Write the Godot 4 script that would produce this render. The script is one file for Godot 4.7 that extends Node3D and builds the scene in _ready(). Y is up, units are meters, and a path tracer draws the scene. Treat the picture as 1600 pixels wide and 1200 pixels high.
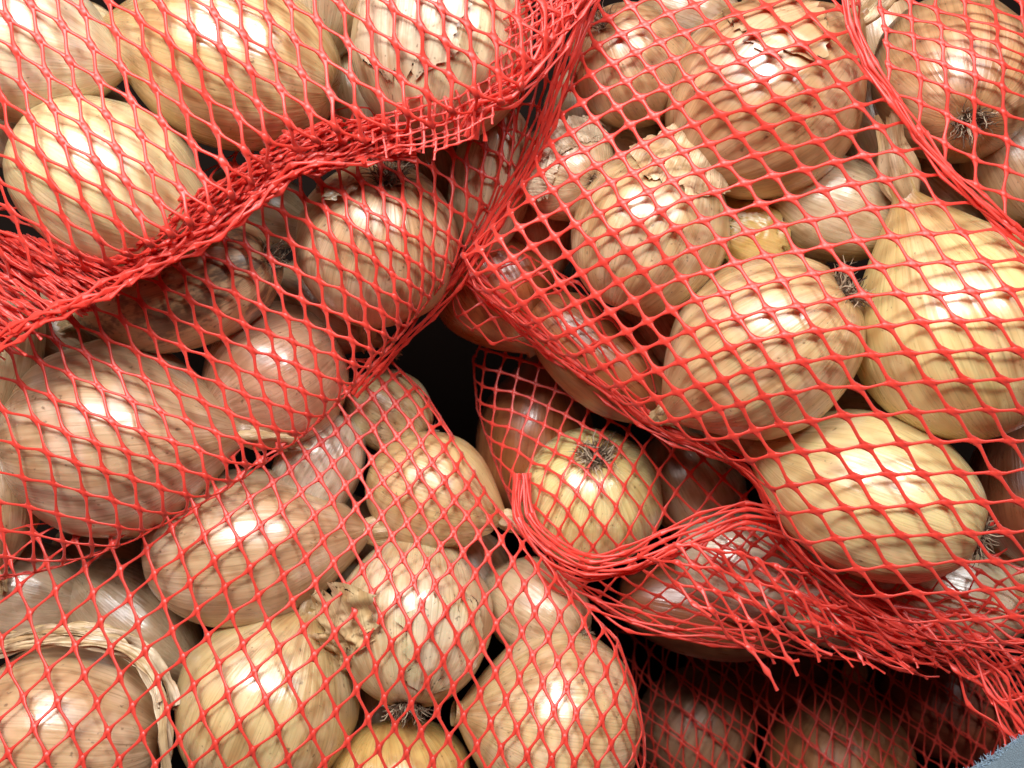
extends Node3D
# Yellow onions in red plastic net bags, seen close from above. Real sizes in metres.
# PLAN: distances on the pile are measured in steps of a quarter of a millimetre, x to the right and z towards the viewer's feet.

const S := 0.00025
const EYE := 0.45

var rng := RandomNumberGenerator.new()
var soft := FastNoiseLite.new()
var onions := []            # every onion: centre, axes, bag (the nets are draped over them)
var mats := {}
var tones := []

func _ready() -> void:
	rng.seed = 7
	soft.seed = 3
	soft.frequency = 1.0
	soft.fractal_octaves = 2
	# ------------------------------------------------ camera, light, exposure
	var cam := Camera3D.new()
	cam.name = "camera"
	cam.fov = 2.0 * rad_to_deg(atan(0.15 / EYE))
	cam.near = 0.02
	cam.far = 20.0
	var lens := CameraAttributesPhysical.new()
	lens.frustum_focal_length = 36.0
	lens.frustum_focus_distance = 0.44
	lens.frustum_near = 0.02
	lens.frustum_far = 20.0
	lens.exposure_aperture = 11.0
	cam.attributes = lens
	add_child(cam)
	cam.look_at_from_position(Vector3(0, EYE, 0), Vector3.ZERO, Vector3(0, 0, -1))
	cam.current = true
	var env := Environment.new()
	env.background_mode = Environment.BG_COLOR
	env.background_color = Color(0.19, 0.135, 0.115)
	env.tonemap_mode = Environment.TONE_MAPPER_LINEAR
	env.tonemap_exposure = 0.85
	env.sdfgi_enabled = true
	env.ssao_enabled = true
	env.ssil_enabled = true
	var we := WorldEnvironment.new()
	we.name = "shop_air"
	we.environment = env
	add_child(we)
	lamp("shop_lamp", Vector3(-0.22, 0.72, -0.46), Vector2(0.24, 0.12), 0.85, Color(0.99, 0.995, 1.0))
	lamp("shop_lamp_001", Vector3(0.34, 0.82, -0.44), Vector2(0.2, 0.1), 0.5, Color(0.96, 0.985, 1.0))
	lamp("shop_lamp_002", Vector3(-0.20, 0.90, -0.72), Vector2(1.3, 0.55), 2.0, Color(1.0, 0.99, 0.97))  # broad soft fill, added overhead to lighten the net shadows
	# ------------------------------------------------ materials
	make_materials()
	# ------------------------------------------------ the bin under the bags
	var floor_mesh := BoxMesh.new()
	floor_mesh.size = Vector3(1.6, 0.02, 1.3)
	var fl := MeshInstance3D.new()
	fl.name = "bin_floor"
	fl.mesh = floor_mesh
	fl.material_override = mats.bin
	fl.position = Vector3(0, -0.24, 0)
	fl.set_meta("kind", "structure")
	fl.set_meta("label", "dark floor of the bin far below the bags")
	add_child(fl)
	build_onions()
	build_bags()
	build_cloth()

func lamp(called: String, where: Vector3, size: Vector2, energy: float, tint: Color) -> void:
	var l := AreaLight3D.new()
	l.name = called
	l.area_size = size
	l.light_energy = energy
	l.light_color = tint
	l.shadow_enabled = true
	l.set("area_range", 6.0)
	l.set("area_attenuation", 2.0)
	add_child(l)
	l.look_at_from_position(where, Vector3.ZERO, Vector3(0, 0, -1))

# ---------------------------------------------------------------- helpers
func at(x: float, y: float, h: float) -> Vector3:        # plan steps and a height in cm
	var k := (EYE - h * 0.01) / EYE
	return Vector3((x - 800.0) * S * k, h * 0.01, (y - 600.0) * S * k)

func thing(called: String, label: String, category: String, group := "") -> Node3D:
	var o := Node3D.new()
	o.name = called
	o.set_meta("label", label)
	o.set_meta("category", category)
	if group:
		o.set_meta("group", group)
	add_child(o, true)
	if o.name != called:      # Godot's onion2, onion3 ... become onion_001, onion_002
		var n := 1
		while has_node("%s_%03d" % [called, n]):
			n += 1
		o.name = "%s_%03d" % [called, n]
	return o

func part(called: String, mesh: Mesh, m: Material, parent: Node3D, label := "") -> MeshInstance3D:
	var o := MeshInstance3D.new()
	var n := 0
	var nm := called
	while parent.has_node(nm):
		n += 1
		nm = "%s_%03d" % [called, n]
	o.name = nm
	o.mesh = mesh
	o.material_override = m
	if label:
		o.set_meta("label", label)
	parent.add_child(o, true)
	return o

class Shape:
	var v := PackedVector3Array()
	var n := PackedVector3Array()
	var uv := PackedVector2Array()
	var ix := PackedInt32Array()
	func grid(rows: int, cols: int, first: int, wrap := false) -> void:
		var c := cols if wrap else cols - 1
		for r in rows - 1:
			for k in c:
				var a := first + r * cols + k
				var b := first + r * cols + (k + 1) % cols
				ix.append_array([a, b, a + cols, b, b + cols, a + cols])
	func tube(path: PackedVector3Array, radii: PackedFloat32Array, sides := 5) -> void:
		var first := v.size()
		var last := path.size() - 1
		for i in path.size():
			var t := (path[mini(i + 1, last)] - path[maxi(i - 1, 0)]).normalized()
			var a := t.cross(Vector3(0.31, 0.9, 0.27)).normalized()
			var b := a.cross(t)
			for k in sides:
				var d := a * cos(TAU * k / sides) + b * sin(TAU * k / sides)
				v.append(path[i] + d * radii[i])
				n.append(d)
				uv.append(Vector2(float(k) / sides, float(i) / last))
		grid(path.size(), sides, first, true)
	func make(own_normals := true) -> ArrayMesh:
		var arrays := []
		arrays.resize(Mesh.ARRAY_MAX)
		if not own_normals:
			n.resize(v.size())
			n.fill(Vector3.ZERO)
			for f in range(0, ix.size(), 3):
				var c := (v[ix[f + 2]] - v[ix[f]]).cross(v[ix[f + 1]] - v[ix[f]])
				for k in 3:
					n[ix[f + k]] += c
			for i in n.size():
				n[i] = n[i].normalized() if n[i].length() > 0 else Vector3.UP
		arrays[Mesh.ARRAY_VERTEX] = v
		arrays[Mesh.ARRAY_NORMAL] = n
		arrays[Mesh.ARRAY_TEX_UV] = uv
		arrays[Mesh.ARRAY_INDEX] = ix
		var m := ArrayMesh.new()
		m.add_surface_from_arrays(Mesh.PRIMITIVE_TRIANGLES, arrays)
		return m

# ---------------------------------------------------------------- materials
func grain(seed_: int, freq: float, w: int, h: int, octaves: int, kind := FastNoiseLite.TYPE_SIMPLEX_SMOOTH, ridged := false) -> PackedByteArray:
	var f := FastNoiseLite.new()
	f.seed = seed_
	f.noise_type = kind
	f.frequency = freq
	f.fractal_type = FastNoiseLite.FRACTAL_RIDGED if ridged else FastNoiseLite.FRACTAL_FBM
	f.fractal_octaves = octaves
	var im := f.get_seamless_image(w, h, false, false, 0.15, true)
	im.convert(Image.FORMAT_L8)
	return im.get_data()

func stretched(seed_: int, freq: float, w: int, h0: int, h: int, octaves: int, ridged := false) -> PackedByteArray:
	var f := FastNoiseLite.new()
	f.seed = seed_
	f.frequency = freq
	f.fractal_type = FastNoiseLite.FRACTAL_RIDGED if ridged else FastNoiseLite.FRACTAL_FBM
	f.fractal_octaves = octaves
	var im := f.get_seamless_image(w, h0, false, false, 0.15, true)
	im.convert(Image.FORMAT_L8)
	im.resize(w, h, Image.INTERPOLATE_CUBIC)
	return im.get_data()

func skin(seed_: int, base: Color, vein: Color, blotch: Color, veins: float, blot: float, dirt: float, rough: float) -> StandardMaterial3D:
	var w := 1024
	var h := 512
	var line := stretched(seed_, 0.05, w, 16, h, 3)          # broad streaks from root to neck
	var thin := stretched(seed_ + 1, 0.085, w, 14, h, 2, true)   # fine veins
	var patch := grain(seed_ + 2, 0.008, w, h, 4)
	var speck := grain(seed_ + 3, 0.05, w, h, 3)
	var crease := grain(seed_ + 4, 0.02, w, h, 4, FastNoiseLite.TYPE_SIMPLEX_SMOOTH, true)
	var veil := grain(seed_ + 5, 0.006, w, h, 3)
	var long_ := stretched(seed_ + 6, 0.09, w, 40, h, 3)       # fine wrinkles that run lengthways
	var col := PackedByteArray()
	col.resize(w * h * 3)
	var hgt := PackedByteArray()
	hgt.resize(w * h)
	var rgh := PackedByteArray()
	rgh.resize(w * h)
	var soil := Color(0.20, 0.135, 0.09)
	var bloom := Color(0.86, 0.77, 0.71)
	for y in h:
		var v := float(y) / h
		var pole := maxf(smoothstep(0.20, 0.0, v), smoothstep(0.76, 1.0, v))
		for x in w:
			var i := y * w + x
			var a := line[i] / 255.0
			var b := thin[i] / 255.0
			var p := patch[i] / 255.0
			var s := speck[i] / 255.0
			var q := veil[i] / 255.0
			var g := long_[i] / 255.0
			var c := base.lerp(vein, clampf((a - 0.42) * 1.7, 0.0, 1.0) * veins * 0.38)
			c = c.lerp(bloom, smoothstep(0.45, 0.75, q) * 0.38)
			c = c.lerp(blotch, clampf(smoothstep(0.48, 0.78, p * 0.75 + a * 0.25) * blot + pole * 0.6, 0.0, 1.0))
			c = c.lerp(vein.darkened(0.28), smoothstep(0.72, 0.96, b) * veins * 0.42)
			c = c * (0.965 + 0.07 * g)
			c = c.lerp(soil, smoothstep(0.80, 0.90, s) * 0.4)
			if dirt > 0.0:
				c = c.lerp(soil, smoothstep(0.46, 0.66, p * 0.55 + s * 0.45) * dirt)
			col[i * 3] = int(clampf(c.r, 0, 1) * 255)
			col[i * 3 + 1] = int(clampf(c.g, 0, 1) * 255)
			col[i * 3 + 2] = int(clampf(c.b, 0, 1) * 255)
			hgt[i] = int(clampf(a * 0.26 + g * 0.34 + b * 0.10 + crease[i] / 255.0 * 0.18 + s * 0.12, 0, 1) * 255)
			rgh[i] = int(clampf(rough + (p - 0.5) * 0.35 + (g - 0.5) * 0.15 + dirt * 0.1, 0.16, 0.8) * 255)
	var m := StandardMaterial3D.new()
	m.albedo_texture = ImageTexture.create_from_image(Image.create_from_data(w, h, false, Image.FORMAT_RGB8, col))
	m.heightmap_enabled = true
	m.heightmap_texture = ImageTexture.create_from_image(Image.create_from_data(w, h, false, Image.FORMAT_L8, hgt))
	m.subsurf_scatter_enabled = true
	m.subsurf_scatter_strength = 0.22
	m.clearcoat_enabled = true
	m.clearcoat = 0.3
	m.clearcoat_roughness = 0.3
	m.heightmap_scale = 0.032
	m.roughness_texture = ImageTexture.create_from_image(Image.create_from_data(w, h, false, Image.FORMAT_L8, rgh))
	m.roughness = 1.0
	m.metallic_specular = 1.0
	m.resource_name = "onion_skin"
	return m

func flat(col: Color, rough: float, spec := 0.5) -> StandardMaterial3D:
	var m := StandardMaterial3D.new()
	m.albedo_color = col
	m.roughness = rough
	m.metallic_specular = spec
	m.cull_mode = BaseMaterial3D.CULL_DISABLED
	return m

func make_materials() -> void:
	tones = [
		skin(11, Color(0.87, 0.81, 0.67), Color(0.77, 0.69, 0.50), Color(0.71, 0.56, 0.37), 0.8, 0.4, 0.0, 0.36),   # 0 pale cream
		skin(23, Color(0.81, 0.72, 0.56), Color(0.70, 0.57, 0.40), Color(0.63, 0.46, 0.29), 0.9, 0.45, 0.0, 0.36),    # 1 straw
		skin(37, Color(0.76, 0.63, 0.49), Color(0.63, 0.47, 0.33), Color(0.55, 0.38, 0.24), 0.9, 0.45, 0.0, 0.37),   # 2 tan
		skin(51, Color(0.77, 0.65, 0.50), Color(0.61, 0.47, 0.33), Color(0.48, 0.35, 0.23), 0.8, 0.6, 0.42, 0.46),   # 3 soiled
		skin(67, Color(0.84, 0.78, 0.68), Color(0.73, 0.64, 0.52), Color(0.62, 0.49, 0.36), 0.8, 0.5, 0.0, 0.32),    # 4 silvery
	]
	mats.bin = flat(Color(0.10, 0.075, 0.065), 1.0, 0.0)
	mats.root = flat(Color(0.40, 0.32, 0.25), 0.7)
	mats.rootpale = flat(Color(0.72, 0.64, 0.54), 0.6)
	mats.disc = flat(Color(0.27, 0.205, 0.16), 0.85)
	var paper := flat(Color(0.86, 0.76, 0.56), 0.42, 0.6)
	paper.albedo_texture = tones[1].albedo_texture
	paper.heightmap_enabled = true
	paper.heightmap_texture = tones[1].heightmap_texture
	paper.heightmap_scale = 0.08
	paper.backlight_enabled = true
	paper.backlight = Color(0.35, 0.27, 0.15)
	paper.albedo_color = Color(1.0, 0.98, 0.94)
	mats.paper = paper
	var grey: StandardMaterial3D = paper.duplicate()
	grey.albedo_texture = tones[4].albedo_texture
	mats.greypaper = grey
	var net := flat(Color(0.94, 0.315, 0.25), 0.40, 0.8)
	net.rim_enabled = true
	net.rim = 0.5
	net.rim_tint = 0.1
	net.backlight_enabled = true
	net.backlight = Color(1.0, 0.42, 0.30)
	net.resource_name = "red_plastic"
	mats.net = net

# ---------------------------------------------------------------- onions
class Onion:
	var c: Vector3
	var b: Basis            # y towards the neck
	var r: float
	var l: float
	var bag: int
	var seed_: float
	var pull: float
	func lumps(n: FastNoiseLite, d: Vector3) -> float:
		return n.get_noise_3d(d.x * 0.9 + seed_, d.y * 0.7, d.z * 0.9) * 0.034
	func surface(n: FastNoiseLite, u: float, v: float, grow := 0.0) -> Vector3:   # v 0 at the root, 1 at the neck
		var t := PI * clampf(v, 0.0, 1.0)
		var a := TAU * u
		var st := sin(t)
		var rr := st * (1.0 - 0.16 * smoothstep(0.55, 1.0, v))
		var yy := -cos(t)
		if v > 0.72:
			var k := (v - 0.72) / 0.28
			yy += pull * k * k
			rr = maxf(rr, 0.13)
		if v < 0.14:
			yy += 0.10 * pow(1.0 - v / 0.14, 2.0)
		var d := Vector3(cos(a) * rr, yy, sin(a) * rr)
		var m := 1.0 + lumps(n, d * 1.6)
		m += 0.010 * sin(a * 5.0 + seed_) * st + 0.007 * sin(a * 9.0 + seed_ * 2.3) * st
		return Vector3(d.x * r * m, d.y * l, d.z * r * m) + Vector3(cos(a) * st, -cos(t), sin(a) * st) * grow

func onion(bag: int, x: float, y: float, rr: float, ll: float, h: float, ang: float, tilt: float, tone: int, tint: Color, label: String, opts := {}) -> Onion:
	var o := Onion.new()
	o.bag = bag
	o.c = at(x, y, h)
	var k := (EYE - h * 0.01) / EYE * S
	o.r = rr * k * 1.05
	o.l = ll * k * 1.03
	o.seed_ = onions.size() * 13.7
	o.pull = opts.get("pull", 0.22)
	var e := deg_to_rad(tilt)
	var axis := Vector3(cos(deg_to_rad(ang)) * cos(e), sin(e), sin(deg_to_rad(ang)) * cos(e)).normalized()
	var side := axis.cross(Vector3(0.13, 0.2, 0.97)).normalized()
	o.b = Basis(side, axis, side.cross(axis)).rotated(axis, rng.randf() * TAU)
	onions.append(o)
	var t := thing("onion", label, "onion", opts.get("group", "yellow onions packed in the red net bags"))
	t.transform = Transform3D(o.b, o.c)
	# bulb
	var s := Shape.new()
	var rows := 44
	var cols := 73
	for i in rows:
		var v := float(i) / (rows - 1)
		for j in cols:
			var u := float(j) / (cols - 1)
			s.v.append(o.surface(soft, u, v))
			s.uv.append(Vector2(u, v))
	for i in rows - 1:
		for j in cols - 1:
			var a := i * cols + j
			s.ix.append_array([a, a + cols, a + 1, a + 1, a + cols, a + cols + 1])
	var mesh := s.make(false)
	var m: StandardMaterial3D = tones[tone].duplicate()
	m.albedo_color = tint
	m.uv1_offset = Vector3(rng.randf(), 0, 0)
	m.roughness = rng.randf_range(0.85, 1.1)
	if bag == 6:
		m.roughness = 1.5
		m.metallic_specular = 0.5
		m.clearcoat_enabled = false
	# the seam: both edges of the skin get the same normal
	var arr := mesh.surface_get_arrays(0)
	var nn: PackedVector3Array = arr[Mesh.ARRAY_NORMAL]
	for i in rows:
		var q := (nn[i * cols] + nn[i * cols + cols - 1]).normalized()
		nn[i * cols] = q
		nn[i * cols + cols - 1] = q
	arr[Mesh.ARRAY_NORMAL] = nn
	var am := ArrayMesh.new()
	am.add_surface_from_arrays(Mesh.PRIMITIVE_TRIANGLES, arr)
	part("bulb", am, m, t)
	# neck: a dry papery twist
	var nl: float = opts.get("neck", 0.35) * o.r
	if nl > 0.0:
		part("neck", neck_shape(o, nl, opts.get("fray", 0.4)), mats.greypaper if tone == 4 else mats.paper, t)
	var rt: float = opts.get("roots", 0.0)
	if rt > 0.0:
		roots(o, rt, t)
	for f in opts.get("flakes", []):
		if f[3] < 0.04:
			continue
		part("skin_flake", flake(o, f[0], f[1], f[2], f[3], f[4]), mats.greypaper if tone == 4 else (mats.paper if f[3] > 0.2 else m), t)
	return o

func neck_shape(o: Onion, nl: float, fray: float) -> ArrayMesh:
	var s := Shape.new()
	var cols := 25
	var rows := 14
	var base := o.l * (1.0 + o.pull)
	var bend := Vector3(rng.randf_range(-1, 1), 0, rng.randf_range(-1, 1)) * nl * 0.25
	for i in rows:
		var q := float(i) / (rows - 1)
		for j in cols:
			var a := TAU * j / (cols - 1)
			var rad := o.r * (lerpf(0.115, 0.08, q) + 0.05 * sin(PI * minf(q * 1.5, 1.0))) * (1.0 + minf(1.0, q * 4.0) * (0.24 * sin(a * 4.0 + q * 2.0 + o.seed_) + 0.13 * sin(a * 7.0 - o.seed_)))
			rad += o.r * 0.07 * q * q * fray
			var yy := base - 0.17 * o.l + (nl + 0.17 * o.l) * q
			yy += q * q * fray * nl * soft.get_noise_2d(a * 2.2, o.seed_)
			s.v.append(Vector3(cos(a + q * 0.5) * rad, yy, sin(a + q * 0.5) * rad) + bend * q * q)
			s.uv.append(Vector2(float(j) / cols, 0.5 + q * 0.35))
	for i in rows - 1:
		for j in cols - 1:
			var a := i * cols + j
			s.ix.append_array([a, a + cols, a + 1, a + 1, a + cols, a + cols + 1])
	return s.make(false)

func roots(o: Onion, amount: float, t: Node3D) -> void:
	var y0 := -o.l * 0.88
	var d := Shape.new()
	var rows := 5
	for i in rows:
		for j in 17:
			var a := TAU * j / 16.0
			var rad := o.r * 0.17 * (1.0 - float(i) / (rows - 1)) * (1.0 + 0.2 * sin(a * 5.0 + o.seed_))
			d.v.append(Vector3(cos(a) * rad, y0 - o.l * 0.10 * sqrt(float(i) / (rows - 1)) + o.l * 0.03, sin(a) * rad))
			d.uv.append(Vector2(j / 16.0, float(i) / rows))
	for i in rows - 1:
		for j in 16:
			var a := i * 17 + j
			d.ix.append_array([a, a + 1, a + 17, a + 1, a + 18, a + 17])
	part("root_plate", d.make(false), mats.disc, t)
	for set_ in 2:
		var s := Shape.new()
		for k in int((44 if set_ == 0 else 26) * amount):
			var a := rng.randf() * TAU
			var rad := o.r * 0.15 * sqrt(rng.randf())
			var p := Vector3(cos(a) * rad, y0 - o.l * 0.05, sin(a) * rad)
			var dir := Vector3(cos(a) * rng.randf_range(0.0, 1.2), -1.0, sin(a) * rng.randf_range(0.0, 1.2)).normalized()
			var path := PackedVector3Array()
			var radii := PackedFloat32Array()
			var step := o.r * rng.randf_range(0.025, 0.06)
			var w := o.r * rng.randf_range(0.008, 0.017)
			for i in 7:
				path.append(p)
				radii.append(w * (1.0 - 0.75 * i / 6.0))
				p += dir * step
				dir = (dir + Vector3(rng.randf_range(-1, 1), rng.randf_range(-0.4, 0.75), rng.randf_range(-1, 1)) * 0.55).normalized()
			s.tube(path, radii)
		part("roots", s.make(), mats.root if set_ == 0 else mats.rootpale, t)

func flake(o: Onion, dir: Vector3, du: float, dv: float, lift: float, curl: float) -> ArrayMesh:
	# a torn patch of outer skin; dir is where it sits, seen in the scene's axes
	var loc := (o.b.inverse() * dir).normalized()
	var u0 := atan2(loc.z, loc.x) / TAU
	var v0 := acos(clampf(-loc.y, -1, 1)) / PI
	var s := Shape.new()
	var rows := 34
	var cols := 30
	var sd := rng.randf() * 100.0
	for i in rows:
		var q := float(i) / (rows - 1) * 2.0 - 1.0
		for j in cols:
			var p := float(j) / (cols - 1) * 2.0 - 1.0
			var edge := 1.0 + 0.35 * soft.get_noise_2d(q * 1.6 + (5.0 if p > 0 else 0.0), sd) + 0.10 * soft.get_noise_2d(q * 7.0, sd + (5.0 if p > 0 else 0.0))
			var pp := p * edge * sqrt(maxf(0.05, 1.0 - pow(absf(q), 3.0) * 0.85))
			var qq := q * (1.0 + 0.30 * soft.get_noise_2d(p * 1.8, sd + 20.0) + 0.12 * soft.get_noise_2d(p * 7.0, sd + 30.0))
			var rim := maxf(absf(p), absf(q))
			var g := o.r * (0.030 + lift * pow(maxf(0.0, (qq + 1.0) * 0.5), 2.0) + curl * pow(absf(pp), 3.0) * 0.08)
			g += o.r * minf(lift, 0.4) * 0.30 * (soft.get_noise_3d(pp * 1.6, qq * 1.6, sd) + 0.12 * soft.get_noise_3d(pp * 5.0, qq * 5.0, sd))
			g -= o.r * 0.024 * smoothstep(0.75, 1.0, rim) * (1.0 if lift < 0.04 else 0.0)
			s.v.append(o.surface(soft, u0 + pp * du, v0 + qq * dv, maxf(g, o.r * 0.016)))
			s.uv.append(Vector2(u0 + pp * du, v0 + qq * dv))
	for i in rows - 1:
		for j in cols - 1:
			var a := i * cols + j
			s.ix.append_array([a, a + cols, a + 1, a + 1, a + cols, a + cols + 1])
	return s.make(false)

func build_onions() -> void:
	var W := Color(1, 1, 1)
	var UP := Vector3.UP
	# upper left bag (1)
	onion(1, 172, 288, 122, 156, 1.6, 28, -12, 0, Color(1.0, 0.99, 0.9), "large pale cream onion at the left edge, right above the bunched fold", {"neck": 0.0, "flakes": [[Vector3(-0.3, 0.9, 0.1), 0.10, 0.16, 0.02, 0.1]]})
	onion(1, 40, 75, 112, 140, 1.8, 12, 5, 0, W, "pale whitish onion cut off by the top left corner", {"neck": 0.7, "fray": 0.9})
	onion(1, 360, 95, 128, 172, 1.4, 196, 0, 1, Color(1.0, 0.97, 0.88), "long straw onion lying slantwise at the top, dry neck towards the corner onion", {"neck": 0.7, "fray": 1.0})
	onion(1, 690, 70, 135, 150, 1.2, -80, -4, 4, Color(1.0, 0.97, 0.88), "large pale silvery onion at the top, above the double folded net", {"neck": 0.0, "flakes": [[Vector3(-0.3, 0.9, -0.1), 0.10, 0.2, 0.05, 0.1]]})
	onion(1, 500, -40, 110, 120, -0.6, 90, 0, 1, W, "straw onion at the top edge, between the slanted one and the silvery one")
	# middle left bag (2)
	onion(2, 282, 448, 96, 176, -1.8, 166, -22, 3, Color(1.0, 0.96, 0.88), "soiled onion with brown earth patches under the folded net edge", {"roots": 1.4, "neck": 0.2})
	onion(2, 590, 385, 121, 130, -1.6, 106, -42, 2, Color(1.0, 1.0, 0.96), "round tan onion with dark root tuft just below the net fold", {"roots": 1.6, "flakes": [[Vector3(-0.25, 0.8, -0.5), 0.04, 0.07, 0.15, 0.3]]})
	onion(2, 432, 585, 112, 108, -4.2, 150, 12, 4, Color(0.95, 0.80, 0.74), "dull pinkish onion between the soiled onion and the one with the long neck")
	onion(2, 180, 685, 148, 168, -3.0, -3, 4, 2, W, "big tan onion at the left, shiny dry neck pointing right", {"neck": 0.4, "fray": 0.7, "pull": 0.28, "flakes": [[Vector3(0.35, 0.8, -0.2), 0.09, 0.13, 0.03, 0.1]]})
	onion(2, 0, 545, 62, 115, -2.4, 98, 0, 1, W, "narrow straw onion cut by the left edge, just left of the big tan one")
	onion(2, -8, 780, 66, 96, -4.0, 85, 0, 2, Color(0.9, 0.88, 0.84), "brown sliver of onion on the left edge, below the other sliver")
	onion(2, 768, 285, 62, 120, -2.4, 100, -20, 4, Color(1, 0.96, 0.9), "pale onion behind the gathered strands where two bags meet", {"roots": 1.2})
	# bottom left bag (3)
	onion(3, 388, 855, 116, 160, -4.4, -8, 0, 2, Color(1.0, 1.0, 0.98), "brownish onion lying level, its flat papery neck pointing right at the small onions", {"neck": 0.5, "fray": 0.6, "flakes": [[Vector3(0.1, 0.9, -0.4), 0.06, 0.10, 0.03, 0.1]]})
	onion(3, 495, 735, 64, 98, -5.0, 120, 0, 4, W, "white shiny onion mostly tucked under the edge of the bag above")
	onion(3, 606, 642, 62, 72, -6.0, 210, -10, 1, Color(0.95, 0.95, 0.9), "smallest onion, at the dark gap in the middle, topmost of its bag", {"roots": 0.8, "flakes": [[Vector3(0.3, 0.8, 0.5), 0.10, 0.15, 0.12, 0.4]]})
	onion(3, 674, 768, 90, 102, -5.2, 20, 8, 1, Color(0.98, 0.93, 0.84), "middling straw onion right of the white shiny one", {"flakes": [[Vector3(0.45, 0.8, 0.5), 0.09, 0.13, 0.06, 0.2]]})
	onion(3, 648, 968, 116, 132, -4.4, 272, -24, 1, W, "straw onion with peeling skin, root tuft pointing down at the bottom", {"roots": 1.7, "neck": 0.2, "flakes": [[Vector3(-0.75, 0.6, -0.1), 0.09, 0.09, 0.34, 0.8], [Vector3(0.4, 0.85, 0.1), 0.09, 0.16, 0.07, 0.3], [Vector3(-0.8, 0.35, 0.25), 0.07, 0.07, 0.3, 0.8]]})
	onion(3, 418, 1100, 134, 150, -4.2, 294, 6, 1, Color(1.0, 0.98, 0.9), "plump straw onion at the bottom, short neck pointing up right", {"neck": 0.22, "fray": 0.2, "pull": 0.14})
	onion(3, 866, 1130, 140, 130, -4.6, 190, 15, 1, Color(1.0, 0.97, 0.92), "round glossy onion at the bottom right end of the lower bag", {"neck": 0.0})
	onion(3, 838, 950, 72, 90, -6.2, 208, -34, 4, Color(0.98, 0.92, 0.84), "small silvery onion with dark roots above the round glossy one", {"roots": 1.8})
	onion(3, 622, 1222, 112, 94, -5.0, 80, 10, 1, Color(1.0, 0.92, 0.72), "yellow onion cut off by the bottom edge below the root tuft")
	onion(3, 98, 1150, 136, 155, -4.0, 186, 8, 2, Color(1.0, 0.98, 0.94), "onion in the bottom left corner, under strips of dry leaf")
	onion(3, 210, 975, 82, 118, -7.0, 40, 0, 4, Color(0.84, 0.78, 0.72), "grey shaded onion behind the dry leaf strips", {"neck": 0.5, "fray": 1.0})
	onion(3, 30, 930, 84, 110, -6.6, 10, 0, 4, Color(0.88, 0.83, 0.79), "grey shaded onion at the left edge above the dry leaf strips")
	# right bag (4)
	onion(4, 1196, 155, 142, 158, 0.0, -42, 6, 2, Color(1.0, 0.96, 0.88), "large brown onion at the top, right of centre", {"neck": 0.5, "fray": 1.2, "flakes": [[Vector3(-0.1, 0.75, -0.6), 0.10, 0.11, 0.05, 0.2]]})
	onion(4, 1016, 362, 116, 132, -0.6, -66, 6, 1, Color(0.98, 0.95, 0.90), "onion with jagged torn skin round its top, left of the glossy one", {"neck": 0.3, "fray": 1.5, "flakes": [[Vector3(0.25, 0.75, -0.65), 0.13, 0.10, 0.22, 0.6], [Vector3(-0.3, 0.9, 0.0), 0.10, 0.17, 0.03, 0.1]]})
	onion(4, 1190, 545, 132, 158, 0.2, 143, -24, 1, Color(1.0, 0.96, 0.9), "glossy straw onion with root tuft at its upper right", {"roots": 1.6, "neck": 0.12, "fray": 0.3, "flakes": [[Vector3(0.1, 0.8, -0.55), 0.09, 0.16, 0.02, 0.1]]})
	onion(4, 1500, 515, 158, 172, 0.4, 246, 4, 0, Color(1.0, 0.95, 0.8), "biggest pale yellow onion at the right edge, neck pointing up left", {"neck": 0.6, "fray": 0.4, "pull": 0.40})
	onion(4, 1362, 772, 122, 170, -0.8, 202, -16, 0, Color(1.0, 0.96, 0.84), "pale onion lying level below the glossy one, dark root end to the right", {"roots": 1.0})
	onion(4, 1302, 325, 78, 104, -1.6, 200, 0, 4, Color(1.0, 0.97, 0.9), "silvery papery onion wedged between the brown one and the biggest pale one")
	onion(4, 1490, 120, 118, 156, -0.8, 282, -50, 2, Color(1.0, 0.94, 0.86), "brown onion at the top right, its spiky root end facing out", {"roots": 1.1})
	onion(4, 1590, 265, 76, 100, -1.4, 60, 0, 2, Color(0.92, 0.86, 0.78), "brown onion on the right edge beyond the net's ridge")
	onion(4, 884, 268, 74, 84, -1.6, 215, -52, 4, Color(1.0, 0.93, 0.84), "small shiny onion, skin torn round its root, by the gathered strands", {"roots": 0.8, "flakes": [[Vector3(0.1, 0.8, -0.6), 0.14, 0.08, 0.16, 0.6], [Vector3(-0.5, 0.8, 0.1), 0.10, 0.08, 0.12, 0.4]]})
	onion(4, 985, 105, 90, 98, -0.8, 45, -45, 2, Color(1.0, 0.98, 0.92), "tan onion at the top beside the gathered strands, below the edge", {"roots": 0.6})
	onion(4, 1156, 372, 66, 92, -2.4, 20, 0, 1, Color(1.0, 0.93, 0.68), "yellow flaky onion half hidden behind the jagged one", {"flakes": [[Vector3(0.1, 0.9, 0.1), 0.12, 0.15, 0.15, 0.5]]})
	onion(4, 775, 445, 96, 100, -5.6, 60, 0, 2, Color(0.9, 0.62, 0.46), "onion tinted dark and reddish for shade, hanging over the black gap", {"neck": 0.0})  # dark reddish tint paints in the dimness under the net
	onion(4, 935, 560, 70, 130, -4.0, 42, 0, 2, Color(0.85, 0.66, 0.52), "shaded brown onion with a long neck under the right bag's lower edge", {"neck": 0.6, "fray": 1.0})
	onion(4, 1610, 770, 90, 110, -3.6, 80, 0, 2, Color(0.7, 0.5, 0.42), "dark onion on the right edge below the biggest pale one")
	# centre bag (5)
	onion(5, 924, 778, 106, 104, -6.4, 92, -48, 0, Color(0.96, 0.95, 0.80), "greenish cream onion in the middle, black root end facing out", {"roots": 1.8, "neck": 0.0})
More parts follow.
